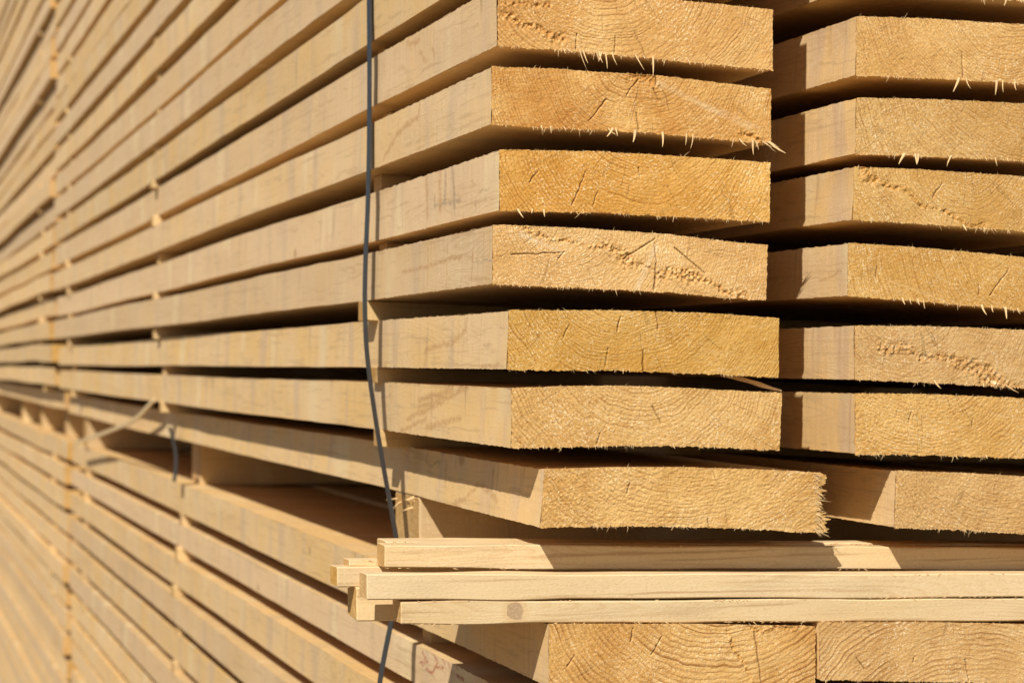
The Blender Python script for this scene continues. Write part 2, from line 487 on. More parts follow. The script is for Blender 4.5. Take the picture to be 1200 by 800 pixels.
def plank(key, label, group, XL, XR, top, bot, y0, length, hero=False, seed=0, xl_top=0.0, xr_top=0.0,
          pith=None, ring=(450, 0.8, 0.5), tears=(), cracks=(), scars=(), stains=(), inks=(), reds=(), dx=None, dz=None,
          ragged_right=0.0):
    """XL,XR world x of the two long edges; top/bot Curves over world x at the near end (world z)."""
    mb = MB()
    ox, oz = XL, float(bot(XL))
    W = XR - XL
    rs = np.random.RandomState(seed + 11)
    a1, a2, p1, p2 = rs.uniform(0.4, 1.3) / 1000, rs.uniform(0.3, 0.9) / 1000, rs.uniform(0, 6.28), rs.uniform(0, 6.28)
    b1, pb = rs.uniform(0.5, 2.5) / 1000, rs.uniform(0, 6.28)

    def DZ(y):
        e = np.clip(y / 0.5, 0, 1)
        r = (2.2 if key[0] in 'fg' else 1.0) * e * (a1 * np.sin(y * 1.7 + p1) + a2 * np.sin(y * 4.1 + p2))
        return r + (dz(y) if dz else 0)

    def DX(y):
        e = np.clip(y / 0.5, 0, 1)
        return e * b1 * np.sin(y * 1.3 + pb) + (dx(y) if dx else 0)

    if hero:
        nx, nz = int(W / 0.00066), 72
    else:
        nx, nz = 36, 9
    S, T = np.meshgrid(np.linspace(0, 1, nx), np.linspace(0, 1, nz), indexing='ij')
    xs = XL + S * W
    zt, zb = top(xs), bot(xs)
    X = xs + T * (xl_top * (1 - S) + xr_top * S)
    Z = zb + (zt - zb) * T
    Yd = np.zeros_like(X)
    at = {}
    if hero:
        # torn fibres of the cross-cut
        ca, sa = math.cos(ring[2]), math.sin(ring[2])
        u, v = X * ca + Z * sa, Z * ca - X * sa
        rg = {107: 1.6, 207: 1.6, 206: 1.4, 106: 1.2, 201: 1.2, 202: 1.2}.get(seed, 1.0)
        n1 = vnoise(u * 330, v * 900, 0, seed)
        n2 = vnoise(X * 1300, Z * 1300, 0, seed + 1)
        n3 = vnoise(X * 60, Z * 60, 0, seed + 2)
        Yd = -rg * (0.00012 * n1 + 0.00022 * n2 + 0.0004 * n3 / rg)
        torn = np.zeros_like(X)
        for a, b, w in tears:
            d, t = seg_dist(X + 0.005 * vnoise(X * 70, Z * 70, 0, seed + 5), Z + 0.005 * vnoise(X * 70, Z * 70, 3, seed + 6), a, b)
            d = d * (1.0 + 0.7 * vnoise(X * 45, Z * 45, 8, seed + 7))
            torn = np.maximum(torn, np.clip(1.3 - d / w, 0, 1))
        if np.any(torn > 0):
            fq = 330 + 47 * (seed % 7)
            q = vnoise(X * fq, Z * fq * 0.8, 0, seed + 3) + 0.6 * vnoise(X * 1000, Z * 1000, 0, seed + 4)
            Yd = Yd + torn * (0.0007 + 0.0013 * q)
            at['torn'] = torn
        crk = np.zeros_like(X)
        for a, b, w in cracks:
            wob = 0.0006 * vnoise(X * 200, Z * 200, 0, seed + 8)
            d, t = seg_dist(X + wob, Z - wob, a, b)
            crk = np.maximum(crk, np.clip(1.25 - d / (w * (1.1 - 0.5 * t)), 0, 1))
        if np.any(crk > 0):
            Yd = Yd + 0.0015 * crk
            at['crack'] = np.clip(crk, 0, 1) * 0.9
        sc = np.zeros_like(X)
        for a, b, w in scars:
            d, t = seg_dist(X, Z, a, b)
            sc = np.maximum(sc, np.clip(1.2 - d / w, 0, 1))
        if np.any(sc > 0):
            at['scar'] = sc
        # ragged rim
        hz_ = 0.047
        rim_b = np.exp(-T * hz_ / 0.0022)
        rim_t = np.exp(-(1 - T) * hz_ / 0.0015)
        jb = np.abs(vnoise(X * 520, 1, 0, seed + 20)) * 0.0011 + np.abs(vnoise(X * 140, 2, 0, seed + 21)) * 0.0008
        jt = np.abs(vnoise(X * 520, 3, 0, seed + 22)) * 0.0006 + np.abs(vnoise(X * 120, 4, 0, seed + 23)) * 0.0004
        Z = Z - rim_b * jb + rim_t * jt
        rim_r = np.exp(-(1 - S) * W / 0.003)
        jr = np.abs(vnoise(Z * 600, 5, 0, seed + 24)) * 0.0009 + ragged_right * (0.15 + np.abs(vnoise(Z * 95, 6, 0, seed + 25)) + 0.75 * np.abs(vnoise(Z * 390, 11, 0, seed + 28)) + 0.45 * np.abs(vnoise(Z * 1100, 9, 0, seed + 26)))
        rr = np.exp(-(1 - S) * W / (0.003 + ragged_right))
        X = X + rr * jr
        rim_l = np.exp(-S * W / 0.0015)
        X = X + rim_l * 0.0006 * np.abs(vnoise(Z * 260, 7, 0, seed + 27))
    P = np.stack([X - ox, Yd, Z - oz], -1)
    # skirt folding back behind the face
    cen = np.array([W / 2, 0, 0.0235])

    def skirt(Prow, flip):
        q0 = Prow
        q1 = q0 + np.array([0, 0.0006, 0])
        d = q0 - cen
        q2 = q0 - np.sign(d) * np.array([0.0012, 0, 0.0012]) * np.array([1, 0, 1])
        q2[:, 1] = 0.006
        mb.grid(np.stack([q0, q1, q2], 0), 1, flip)
    mb.grid(P, 1, False, at)
    if hero:
        skirt(P[:, 0], True)
        skirt(P[:, -1], False)
        skirt(P[0], False)
        skirt(P[-1], True)
    # long faces
    if hero:
        ys = np.concatenate([[0.0004, 0.002], np.arange(0.004, 0.42, 0.0024), np.linspace(0.44, length, 60)])
    else:
        ys = np.linspace(0.0, length, 70)
    e = 0.0004 if hero else 0.0

    def corner(sx, tz, y):
        xx = XL if sx == 0 else XR
        zz = top(xx) if tz else bot(xx)
        return xx + (xl_top if sx == 0 else xr_top) * tz - ox + DX(y), zz - oz + DZ(y)
    nzl = 34 if hero else 3
    tt = np.linspace(0, 1, nzl)
    Yg, Tg = np.meshgrid(ys, tt, indexing='ij')
    zl0, zl1 = float(bot(XL)) - oz, float(top(XL)) - oz
    wav = 0.0006 * vnoise(Yg * 7 + seed, Tg * 1.5, 0, seed + 30) + (0.00012 * vnoise(Yg * 170, Tg * 3, 0, seed + 31) if hero else 0)
    Zl = zl0 + (zl1 - zl0) * Tg + DZ(Yg)
    if hero:
        Zl = Zl - (Tg < 0.01) * np.abs(vnoise(Yg * 220, 0, 0, seed + 33)) * 0.0007 + (Tg > 0.99) * vnoise(Yg * 160, 0, 0, seed + 34) * 0.0005
    else:
        Zl = Zl + ((Tg > 0.99) * 1.0 - (Tg < 0.01) * 1.0) * 0.0006 * vnoise(Yg * 30, 0, 0, seed + 34)
    Xl = xl_top * Tg + DX(Yg) + wav
    at = {}
    if hero:
        for nm, lst in (('stain', stains), ('ink', inks), ('red', reds)):
            m = np.zeros_like(Yg)
            for a, b, w in lst:
                d, t = seg_dist(Yg + y0 + 0.002 * vnoise(Yg * 120, Zl * 160, 0, seed + 40), Zl + oz + 0.0015 * vnoise(Yg * 120, Zl * 160, 5, seed + 41), a, b)
                m = np.maximum(m, np.clip(1.3 - d / w, 0, 1))
            if np.any(m > 0):
                at[nm] = m
    mb.grid(np.stack([Xl, Yg, Zl], -1), 0, True, at)
    # top, bottom, right
    nsx = 24 if hero else 6
    ss = np.linspace(0, 1, nsx)
    ysc = np.concatenate([[e], np.linspace(0.01, length, 60)])
    for tz, flip in ((0, False), (1, True)):
        Yg, Sg = np.meshgrid(ysc, ss, indexing='ij')
        xs2 = XL + Sg * W
        fade = np.clip(1 - Yg / 1.2, 0, 1)
        full = (top(xs2) if tz else bot(xs2))
        lin = (top(XL) + (top(XR) - top(XL)) * Sg) if tz else (bot(XL) + (bot(XR) - bot(XL)) * Sg)
        zz = lin + (full - lin) * fade - oz + DZ(Yg)
        zz = zz + 0.0003 * vnoise(Yg * 12, Sg * 8, 0, seed + 50 + tz)
        xx = xs2 - ox + DX(Yg) + tz * (xl_top * (1 - Sg) + xr_top * Sg)
        mb.grid(np.stack([xx, Yg, zz], -1), 2, flip)
    Yg, Tg = np.meshgrid(ysc, np.linspace(0, 1, 4), indexing='ij')
    zr0, zr1 = float(bot(XR)) - oz, float(top(XR)) - oz
    mb.grid(np.stack([W + xr_top * Tg + DX(Yg), Yg, zr0 + (zr1 - zr0) * Tg + DZ(Yg)], -1), 0, False)
    # far end
    Sg, Tg = np.meshgrid(np.linspace(0, 1, 4), np.linspace(0, 1, 3), indexing='ij')
    xs2 = XL + Sg * W
    lt = top(XL) + (top(XR) - top(XL)) * Sg
    lb = bot(XL) + (bot(XR) - bot(XL)) * Sg
    zz = lb + (lt - lb) * Tg - oz + float(DZ(np.array(length)))
    mb.grid(np.stack([xs2 - ox + Tg * xl_top + float(DX(np.array(length))), np.full_like(Sg, length), zz], -1), 1, True)
    o = mb.build('plank', [M_SIDE, M_END, M_WIDE], (ox, y0, oz))
    if pith is None:
        pith = (ox + rs.uniform(0.2, 0.8) * W, oz + rs.choice([-1, 1]) * rs.uniform(0.03, 0.09))
    o['pith'] = (pith[0] - ox, 0.0, pith[1] - oz)
    o['rings'] = tuple(float(q) for q in ring)
    o['brown'] = {102: 1.0, 101: 0.5, 103: 0.4, 301: 0.35}.get(seed, 0.0)
    tag(o, label, 'plank', group)
    ALL[key] = dict(o=o, y0=y0, XL=XL, XR=XR, xl_top=xl_top, top=top, bot=bot, DZ=DZ, DX=DX, L=length)
    return o


def ztop(key, x, Y):
    a = ALL[key]
    return float(np.interp(x, [a['XL'], a['XR']], [a['top'](a['XL']), a['top'](a['XR'])]) + a['DZ'](np.array(Y - a['y0'])))


def zbot(key, x, Y):
    a = ALL[key]
    return float(np.interp(x, [a['XL'], a['XR']], [a['bot'](a['XL']), a['bot'](a['XR'])]) + a['DZ'](np.array(Y - a['y0'])))


def xleft(key, Y, t=0.5):
    a = ALL[key]
    return a['XL'] + a['xl_top'] * t + float(a['DX'](np.array(Y - a['y0'])))


def spl_tube(mb, p, d, L, w, bend, mat=0):
    """one tapered, bent sliver"""
    p = np.array(p, float)
    d = np.array(d, float)
    d /= np.linalg.norm(d)
    side = np.cross(d, (0.3, 1, 0.1))
    side /= np.linalg.norm(side)
    oth = np.cross(d, side)
    n = 4
    rows = []
    for i in range(n):
        t = i / (n - 1)
        c = p + d * L * t + np.array(bend) * L * t * t
        r = w * (1 - 0.85 * t ** 1.5)
        rows.append([c + side * r, c + oth * r * 0.5, c - side * r, c - oth * r * 0.5, c + side * r])
    mb.grid(np.array(rows), mat)


def splinters(o, key, px_list, seed, fuzz=True, ragged=False, xlim=None):
    a = ALL[key]
    rs = np.random.RandomState(seed)
    ox, oy, oz = o.location
    for (u, v, L, lean) in px_list:
        if L <= 0:
            continue
        mb = MB()
        x, z = at_y(u, v, a['y0'] - 0.0003)
        L = L * 0.00066 * 1.1
        zb_ = float(a['bot'](min(max(x, a['XL']), a['XR'])))
        d = (lean + rs.uniform(-.1, .1), rs.uniform(-0.5, 0.0), -1)
        spl_tube(mb, (x - ox, -0.0005, zb_ + 0.0010 - oz), d, (L + 0.001) * rs.uniform(.75, 1.1), (rs.uniform(0.0003, 0.0008) if rs.uniform() < .5 else rs.uniform(0.0006, 0.0012)) * (0.6 + min(L, .012) * 40),
                 (rs.uniform(-.2, .2), rs.uniform(-.3, .1), rs.uniform(-.05, .2)))
        mb.build('splinter', [M_SPL], parent=o)
    if fuzz:
        mb = MB()
        x0, x1 = a['XL'] + 0.001, (xlim or a['XR']) - 0.001
        nf = int((x1 - x0) / 0.0013)
        for i in range(nf):
            x = rs.uniform(x0, x1)
            cl = vnoise(np.array(x * 70), np.array(seed * 1.0), 0, 5)
            if cl < -0.15:
                continue
            L = rs.gamma(1.4, 0.0006) * (1 + float(cl))
            spl_tube(mb, (x - ox, rs.uniform(-.0003, .0006), float(a['bot'](x)) - oz - 0.0002),
                     (rs.uniform(-.5, .5), rs.uniform(-.6, .3), -1), L + 0.0006, rs.uniform(0.00012, 0.0003),
                     (rs.uniform(-.4, .4), rs.uniform(-.3, .1), 0))
        for i in range(nf // 2):
            x = rs.uniform(x0, x1)
            L = rs.gamma(1.3, 0.0006)
            spl_tube(mb, (x - ox, rs.uniform(-.0002, .0006), float(a['top'](x)) - oz - 0.0001),
                     (rs.uniform(-.7, .7), rs.uniform(-.6, .3), 1), L + 0.0004, rs.uniform(0.0001, 0.00025),
                     (rs.uniform(-.4, .4), rs.uniform(-.3, .1), 0))
        if ragged:
            for i in range(330):
                t = rs.uniform(0, 1)
                z = float(a['bot'](a['XR'])) * (1 - t) + float(a['top'](a['XR'])) * t
                spl_tube(mb, (a['XR'] + 0.004 + rs.uniform(-.0015, .002) - ox, rs.uniform(-.0008, .004), z - oz), (1, rs.uniform(-.5, .3), rs.uniform(-.9, .1)),
                         rs.gamma(2.0, 0.0015) + .0015, rs.uniform(.00015, .0005), (0, rs.uniform(-.3, .1), rs.uniform(-.5, .1)))
        mb.build('frayed_fibre', [M_FUZZ], parent=o)['kind'] = 'stuff'


def px_curve(pts, Y=YN):
    return Curve([at_y(u, v, Y) for u, v in pts])


def seg_end(lst, Y=YN, w=0.00045):
    r = []
    for q in lst:
        ww = q[4] if len(q) > 4 else w
        r.append((at_y(q[0], q[1], Y), at_y(q[2], q[3], Y), ww))
    return r


def seg_left(lst, X, w=0.002):
    r = []
    for q in lst:
        ww = (q[4] if len(q) > 4 else w) * 1.35
        r.append((at_x(q[0], q[1], X), at_x(q[2], q[3], X), ww))
    return r


L1LEN = 4.09
ORD = ['zeroth', 'first', 'second', 'third', 'fourth', 'fifth', 'sixth', 'seventh', 'eighth', 'ninth', 'tenth', 'eleventh',
       'twelfth', 'thirteenth', 'fourteenth', 'fifteenth', 'sixteenth', 'seventeenth', 'eighteenth', 'nineteenth',
       'twentieth', 'twenty-first', 'twenty-second', 'twenty-third', 'twenty-fourth', 'twenty-fifth', 'twenty-sixth', 'twenty-seventh', 'twenty-eighth']

G1 = 'planks in the left column of the near upper pile'
G2 = 'planks in the right column of the near upper pile'
G3 = 'planks of the near lower pile'
G4 = 'planks of the far upper pile'
G5 = 'planks of the far lower pile'

# ---- hero planks, left column (pixel positions are of the near sawn ends)
H1 = {
    1: dict(top=[(583, -17), (690, -10), (787, 0), (905, 12)], bot=[(583, 53), (640, 57), (700, 62), (800, 71), (905, 82)],
            pith=(705, -70), ring=(330, 0.75, 0.35),
            tears=[(588, 15, 660, 45, .004), (590, 5, 640, 3, .003)], cracks=[(675, 57, 676, 40), (721, 62, 721, 42)],
            label='top plank end of left column, arched rings and a tuft of splinters below',
            spl=[(664, 58, 10, 1), (679, 60, 22, .1), (683, 60, 14, .3), (699, 62, 12, .3), (702, 62, 14, 0), (705, 62, 12, -.3), (709, 62, 18, .1), (717, 63, 20, .1), (735, 65, 9, .9), (744, 66, 18, .5), (765, 67, 21, -.05), (754, 66, 5, .4), (660, 57, 5, .4), (790, 70, 5, 0), (806, 71, 5, .2)],
            stains=[(478, 52, 492, 47), (493, 62, 500, 72), (507, 60, 510, 66)]),
    2: dict(top=[(576, 79), (650, 81), (700, 85), (760, 88), (820, 95), (903, 105)], bot=[(576, 145), (640, 149), (720, 152), (800, 158), (903, 168)],
            pith=(753, 60), ring=(380, 0.7, 0.1),
            tears=[(738, 88, 768, 96, .0045), (868, 152, 903, 170, .004)], cracks=[(748, 93, 734, 112), (749, 152, 746, 132, .0006), (711, 117, 690, 142), (766, 104, 772, 118)],
            scars=[(772, 98, 880, 150, .003), (845, 128, 890, 150, .0012)],
            label='plank with a gouged diagonal scar and splinters at its right corner, second from the top',
            spl=[(634, 148, 6, .1), (645, 150, 8, .1), (660, 150, 8, .6), (718, 152, 16, -.6), (721, 152, 10, .2), (712, 152, 14, .7), (744, 154, 16, 0), (776, 157, 20, 0), (804, 159, 14, -.1), (812, 160, 20, -.1), (836, 164, 6, -2), (830, 162, 4, .5), (860, 164, 12, -.4), (866, 166, 14, .6), (882, 168, 16, 0), (885, 168, 14, .4), (893, 167, 12, 1.2), (896, 166, 16, .9), (898, 164, 14, 1.6), (900, 166, 26, .9), (901, 163, 20, 1.1), (901, 165, 10, 2)],
            stains=[(493, 123, 491, 137), (491, 137, 478, 146), (478, 146, 466, 158), (466, 158, 450, 186)]),
    3: dict(top=[(585, 176), (700, 178), (800, 184), (902, 191)], bot=[(585, 246), (700, 248), (800, 253), (902, 259)],
            pith=(755, 130), ring=(360, 0.7, 0.2),
            cracks=[(671, 240, 687, 201), (695, 240, 701, 224), (748, 196, 749, 206), (620, 213, 631, 200)],
            label='left column plank with dark vertical streaks on its side, third from top',
            spl=[(606, 246, 16, .5), (637, 246, 8, 0), (624, 247, 5, -.4), (540, 240, 0, 0)],
            inks=[(508, 242, 540, 234, .0012), (522, 205, 520, 238, .003), (530, 200, 532, 240, .003), (556, 243, 557, 236, .002), (509, 230, 509, 242, .002), (562, 224, 573, 221, .0006)],
            stains=[(500, 210, 500, 250, .004), (515, 205, 515, 245, .004)]),
    4: dict(top=[(577, 264), (610, 265), (680, 268), (770, 274), (830, 281), (899, 288)], bot=[(577, 332), (640, 335), (720, 338), (790, 342), (840, 347), (897, 351)],
            pith=(660, 255), ring=(420, 0.55, 0.15),
            tears=[(697, 290, 752, 312, .004), (764, 312, 872, 347, .0045), (605, 270, 690, 288, .002)],
            cracks=[(732, 303, 768, 279, .0006), (767, 338, 769, 306, .0008), (790, 290, 826, 320), (600, 299, 662, 296), (655, 303, 662, 295), (769, 305, 767, 285)],
            scars=[(747, 336, 768, 290, .003), (610, 275, 660, 296, .002)],
            label='plank with a crumbling diagonal tear across its sawn end, fourth from the top',
            spl=[(652, 336, 6, .1), (721, 338, 8, 0), (607, 335, 4, 0), (661, 336, 5, -.3), (805, 345, 4, 0)],
            stains=[(500, 285, 500, 350, .0012), (522, 288, 523, 340, .0012), (553, 295, 552, 330, .0016), (470, 320, 540, 300, .0016)],
            inks=[(556, 309, 577, 304, .0006)]),
    5: dict(top=[(596, 364), (720, 364), (820, 367), (912, 373)], bot=[(594, 432), (720, 433), (800, 436), (912, 441)],
            pith=(730, 300), ring=(400, 0.75, 0.1),
            cracks=[(754, 433, 754, 410, .0008), (709, 428, 713, 408), (723, 388, 727, 370), (768, 366, 772, 388), (660, 395, 668, 380)],
            label='left column plank with a rusty squiggle stain, fifth from top',
            spl=[(730, 434, 4, .1), (738, 434, 3, 0), (788, 436, 4, .4), (800, 437, 3, .3)],
            stains=[(545, 375, 544, 388), (544, 388, 531, 400), (531, 400, 512, 406), (512, 406, 498, 411), (498, 411, 497, 430), (565, 430, 585, 428, .0015)]),
    6: dict(top=[(599, 455), (660, 453), (720, 452), (800, 455), (916, 461)], bot=[(599, 524), (680, 522), (760, 521), (850, 523), (913, 527)],
            pith=(750, 405), ring=(300, 0.6, -0.3),
            cracks=[(765, 476, 775, 496), (700, 520, 704, 505)],
            label='plank with coarse wavy rings and fanned brown grain on its side, sixth from the top',
            spl=[(637, 523, 4, 0), (668, 523, 4, .2), (705, 522, 4, 0), (788, 522, 4, .3)],
            stains=[(470, 505, 500, 490), (478, 490, 520, 470), (490, 478, 548, 455), (500, 500, 540, 490), (490, 470, 530, 456)]),
    7: dict(top=[(638, 550), (720, 548), (800, 548), (880, 550), (953, 554)], bot=[(633, 617), (760, 615), (870, 618), (950, 623)],
            pith=(800, 420), ring=(300, 0.6, 0.05), xr=955,
            cracks=[(738, 566, 735, 580), (830, 608, 831, 618)],
            label='lowest plank of the left column, set back, with a torn fibrous right corner',
            spl=[(693, 616, 6, 2.2), (697, 616, 4, 1), (740, 615, 4, 1), (870, 618, 4, 0)],
            inks=[(497, 529, 496, 541, .0012), (496, 541, 503, 547, .0012), (503, 547, 512, 540, .0012), (512, 540, 511, 548, .001), (531, 536, 531, 546, .001), (524, 560, 527, 566, .001)],
            stains=[(560, 566, 548, 580), (560, 566, 582, 586), (545, 584, 530, 592), (575, 548, 575, 575), (520, 545, 520, 565)]),
}
for r, h in H1.items():
    top, bot = px_curve(h['top']), px_curve(h['bot'])
    XL, XLt = bot.x[0], top.x[0]
    XR = bot.x[-1]
    seed = 100 + r
    o = plank(('n', 1, r), h['label'], G1, XL, XR, top, bot, YN, L1LEN, hero=True, seed=seed, xl_top=XLt - XL, xr_top=top.x[-1] - XR,
              pith=at_y(*h['pith'], YN), ring=h['ring'], tears=seg_end([q for q in h.get('tears', [])]), cracks=seg_end(h.get('cracks', [])),
              scars=seg_end(h.get('scars', [])), stains=seg_left(h.get('stains', []), XL), inks=seg_left(h.get('inks', []), XL),
              ragged_right=0.0085 if r == 7 else 0.0)
    splinters(o, ('n', 1, r), h['spl'], seed, ragged=(r == 7))

# ---- hero planks, right column; right edge lies outside the frame
H2 = {
    0: dict(t=(1000, -86, 1200, -72), b=(1000, -16, 1200, 2), pith=(1120, 60), ring=(360, .7, .2), label='topmost plank of the right column, cut off by the upper edge of the photo',
            spl=[(1095, -6, 12, .2), (1150, -3, 10, .5), (1160, -2, 9, .3), (1179, 0, 12, -.1), (1195, 1, 6, .2)]),
    1: dict(t=(1003, 20, 1200, 31), b=(1002, 88, 1200, 99), pith=(1190, -30), ring=(380, .6, -.5), cracks=[(1127, 90, 1127, 62, .0006)],
            label='right column plank with sparkling rings and a short crack, second from top',
            spl=[(1124, 97, 18, -.4), (1132, 96, 16, 0), (1168, 98, 20, -.2), (1175, 98, 16, -.2), (1189, 99, 16, -.3)]),
    2: dict(t=(1004, 115, 1200, 123), b=(1003, 180, 1200, 189), pith=(1200, 60), ring=(360, .6, -.6), label='right column plank with glittering fibres and thin splinters, third from top',
            spl=[(1060, 182, 14, -.8), (1072, 183, 14, 0), (1076, 184, 16, -.1), (1115, 185, 16, -.9), (1154, 186, 6, .4), (1166, 187, 12, .1), (1110, 184, 6, .8), (1180, 188, 4, 0)]),
    3: dict(t=(1000, 196, 1200, 209), b=(998, 257, 1200, 272), pith=(1130, 180), ring=(400, .6, -.5), tears=[(1006, 203, 1085, 240, .0035), (1085, 240, 1150, 262, .0025)], cracks=[(1092, 232, 1103, 214)],
            label='right column plank with a crumbly tear from its upper left corner, fourth from the top', spl=[(1128, 267, 10, .4), (1020, 259, 4, .2)]),
    4: dict(t=(994, 285, 1200, 303), b=(993, 346, 1200, 364), pith=(1250, 250), ring=(420, .55, -.35), cracks=[(1160, 346, 1182, 315), (1027, 325, 1028, 312), (1147, 345, 1147, 330)],
            label='smooth finely ringed plank of the right column, fifth from the top',
            spl=[(1057, 354, 8, 0), (1066, 355, 7, 0), (1075, 356, 6, 0), (1082, 356, 14, 0), (1150, 361, 14, 0), (1162, 362, 10, -.2), (1178, 363, 14, 0), (1175, 363, 8, .8), (1192, 364, 5, 0)]),
    5: dict(t=(1001, 382, 1200, 388), b=(1001, 444, 1200, 455), pith=(1060, 340), ring=(380, .5, -.25), tears=[(1028, 400, 1100, 421, .0045), (1100, 421, 1200, 452, .005)],
            label='plank with a wide crumbling brown tear, sixth from the top of the right column', spl=[(1094, 449, 10, .6), (1178, 453, 16, 1.4), (1115, 450, 3, 0), (1152, 452, 4, 0)]),
    6: dict(t=(1001, 461, 1200, 468), b=(1001, 531, 1200, 537), pith=(1080, 380), ring=(330, .7, -.15), cracks=[(1064, 495, 1066, 483), (1138, 500, 1139, 490)],
            label='plank with tightly curved dark rings, seventh from the top of the right column', spl=[(1155, 536, 5, .2)]),
    7: dict(t=(1050, 552, 1200, 560), b=(1048, 617, 1200, 626), pith=(1180, 480), ring=(330, .5, -.2), label='lowest plank of the right column, half in shade over the loose laths', spl=[]),
}
for r, h in H2.items():
    def lin(q, w):
        (xa, za), (xb, zb_) = at_y(q[0], q[1], YN), at_y(q[2], q[3], YN)
        k = (zb_ - za) / (xb - xa)
        xc = xa + w * 0.55
        # a touch of cupping
        return Curve([(xa, za), (xa + w * .28, za + k * w * .28 + 0.0012), (xc, za + k * w * .55 + 0.001), (xa + w, za + k * w)])
    top, bot = lin(h['t'], 0.225), lin(h['b'], 0.225)
    seed = 200 + r
    o = plank(('n', 2, r), h['label'], G2, bot.x[0], bot.x[-1], top, bot, YN + rnd.uniform(-.002, .002), L1LEN, hero=True, seed=seed,
              xl_top=top.x[0] - bot.x[0], xr_top=top.x[-1] - bot.x[-1], pith=at_y(*h['pith'], YN), ring=h['ring'],
              tears=seg_end(h.get('tears', [])), cracks=seg_end(h.get('cracks', [])),
              stains=seg_left([(960, 330, 985, 318, .001)] if r == 4 else [], bot.x[0]))
    splinters(o, ('n', 2, r), h['spl'], seed)

# ---- hero planks of the lower pile, directly under the laths
top, bot = px_curve([(645, 731), (800, 731), (955, 734)]), px_curve([(643, 804), (800, 803), (955, 804)])
o = plank(('l', 1, 1), 'plank just under the loose laths with bold curved rings, left of the narrow joint', G3, bot.x[0], bot.x[-1], top, bot, YN, L1LEN,
          hero=True, seed=301, pith=at_y(850, 620, YN), ring=(235, 1.15, 0.3),
          cracks=seg_end([(884, 740, 893, 800, .0008), (763, 766, 775, 745), (739, 752, 742, 735), (664, 780, 674, 768)]),
          tears=seg_end([(852, 742, 882, 800, .0018), (878, 734, 955, 736, .0015)]))
splinters(o, ('l', 1, 1), [], 301)
top, bot = px_curve([(961, 729), (1080, 729), (1285, 733)]), px_curve([(960, 795), (1080, 797), (1285, 801)])
o = plank(('l', 2, 1), 'plank just under the loose laths with arching rings, right of the narrow joint', G3, bot.x[0], bot.x[-1], top, bot, YN, L1LEN,
          hero=True, seed=302, pith=at_y(1130, 950, YN), ring=(260, 1.0, -0.1),
          cracks=seg_end([(1131, 772, 1136, 797), (1070, 775, 1072, 768), (1013, 783, 1003, 770)]))
splinters(o, ('l', 2, 1), [], 302)

XF = at_y(582, 400, YN)[0]


def flat(XL, z0, z1, W=0.225, k=-0.02):
    return (Curve([(XL, z1), (XL + W, z1 + k * W)]), Curve([(XL, z0), (XL + W, z0 + k * W)]))


for r in range(-1, 8):
    k = ('n', 2, max(r, 0))
    t2, b2, x0_ = ALL[k]['top'], ALL[k]['bot'], ALL[k]['XR'] + 0.05
    dzz = 0.0611 if r < 0 else 0
    t, b = flat(x0_, float(b2(9)) - .002 + dzz, float(t2(9)) - .002 + dzz)
    plank(('n', 3, r), 'plank of the column beyond the right edge of the photo, %s from the bearer' % ORD[8 - r], 'planks of the third column of the near upper pile', x0_, x0_ + .225, t, b, YN, L1LEN, seed=260 + r)
t, b = flat(ALL[('l', 2, 1)]['XR'] + 0.01, float(ALL[('l', 2, 1)]['bot'](9)), float(ALL[('l', 2, 1)]['top'](9)))
plank(('l', 3, 1), 'plank under the loose laths beyond the right edge of the photo', G3, t.x[0], t.x[0] + .225, t, b, YN, L1LEN, seed=303)

# ---- planks above the frame's upper edge, seen only by their long sides
gaps = [0.292, 0.357, 0.418, 0.480, 0.543, 0.602]
while len(gaps) < 20:
    gaps.append(gaps[-1] + 0.0612 + rnd.uniform(-.0015, .0015))
for i in range(len(gaps) - 1):
    r = -i
    z0, z1 = CZ + gaps[i] + 0.0080, CZ + gaps[i + 1] - 0.0080
    if i == 0:
        z0 += 0.004
    XL = XF + rnd.uniform(-.006, .006) - (0.008 if i == 0 else 0)
    t, b = flat(XL, z0, z1)
    if i == 0:
        lab = "plank crossed by the strap at the photo's upper edge, above the left column heads"
    else:
        lab = 'plank side in near upper pile, %s layer above the topmost sawn end' % ORD[i + 1]
    if 1 <= i <= 7:
        for c_, x_ in ((2, 0.765), (3, 1.04)):
            if c_ == 2 or i >= 2:
                t, b = flat(x_ + rnd.uniform(-.006, .006), z0 - .012 * (c_ - 1) + .004, z1 - .012 * (c_ - 1) + .004)
                plank(('n', c_, r), 'plank above the photo edge in the %s column, %s layer over its topmost visible end' % (ORD[c_], ORD[i]), G2 if c_ == 2 else 'planks of the third column of the near upper pile',
                      t.x[0], t.x[-1], t, b, YN + rnd.uniform(-.01, .01), L1LEN, seed=430 + 20 * c_ + i)
        t, b = flat(XL, z0, z1)
    pl = plank(('n', 1, r), lab, G1, XL, XL + 0.225, t, b, YN + rnd.uniform(-.02, .02), L1LEN + rnd.uniform(-.015, .015), seed=400 + i)

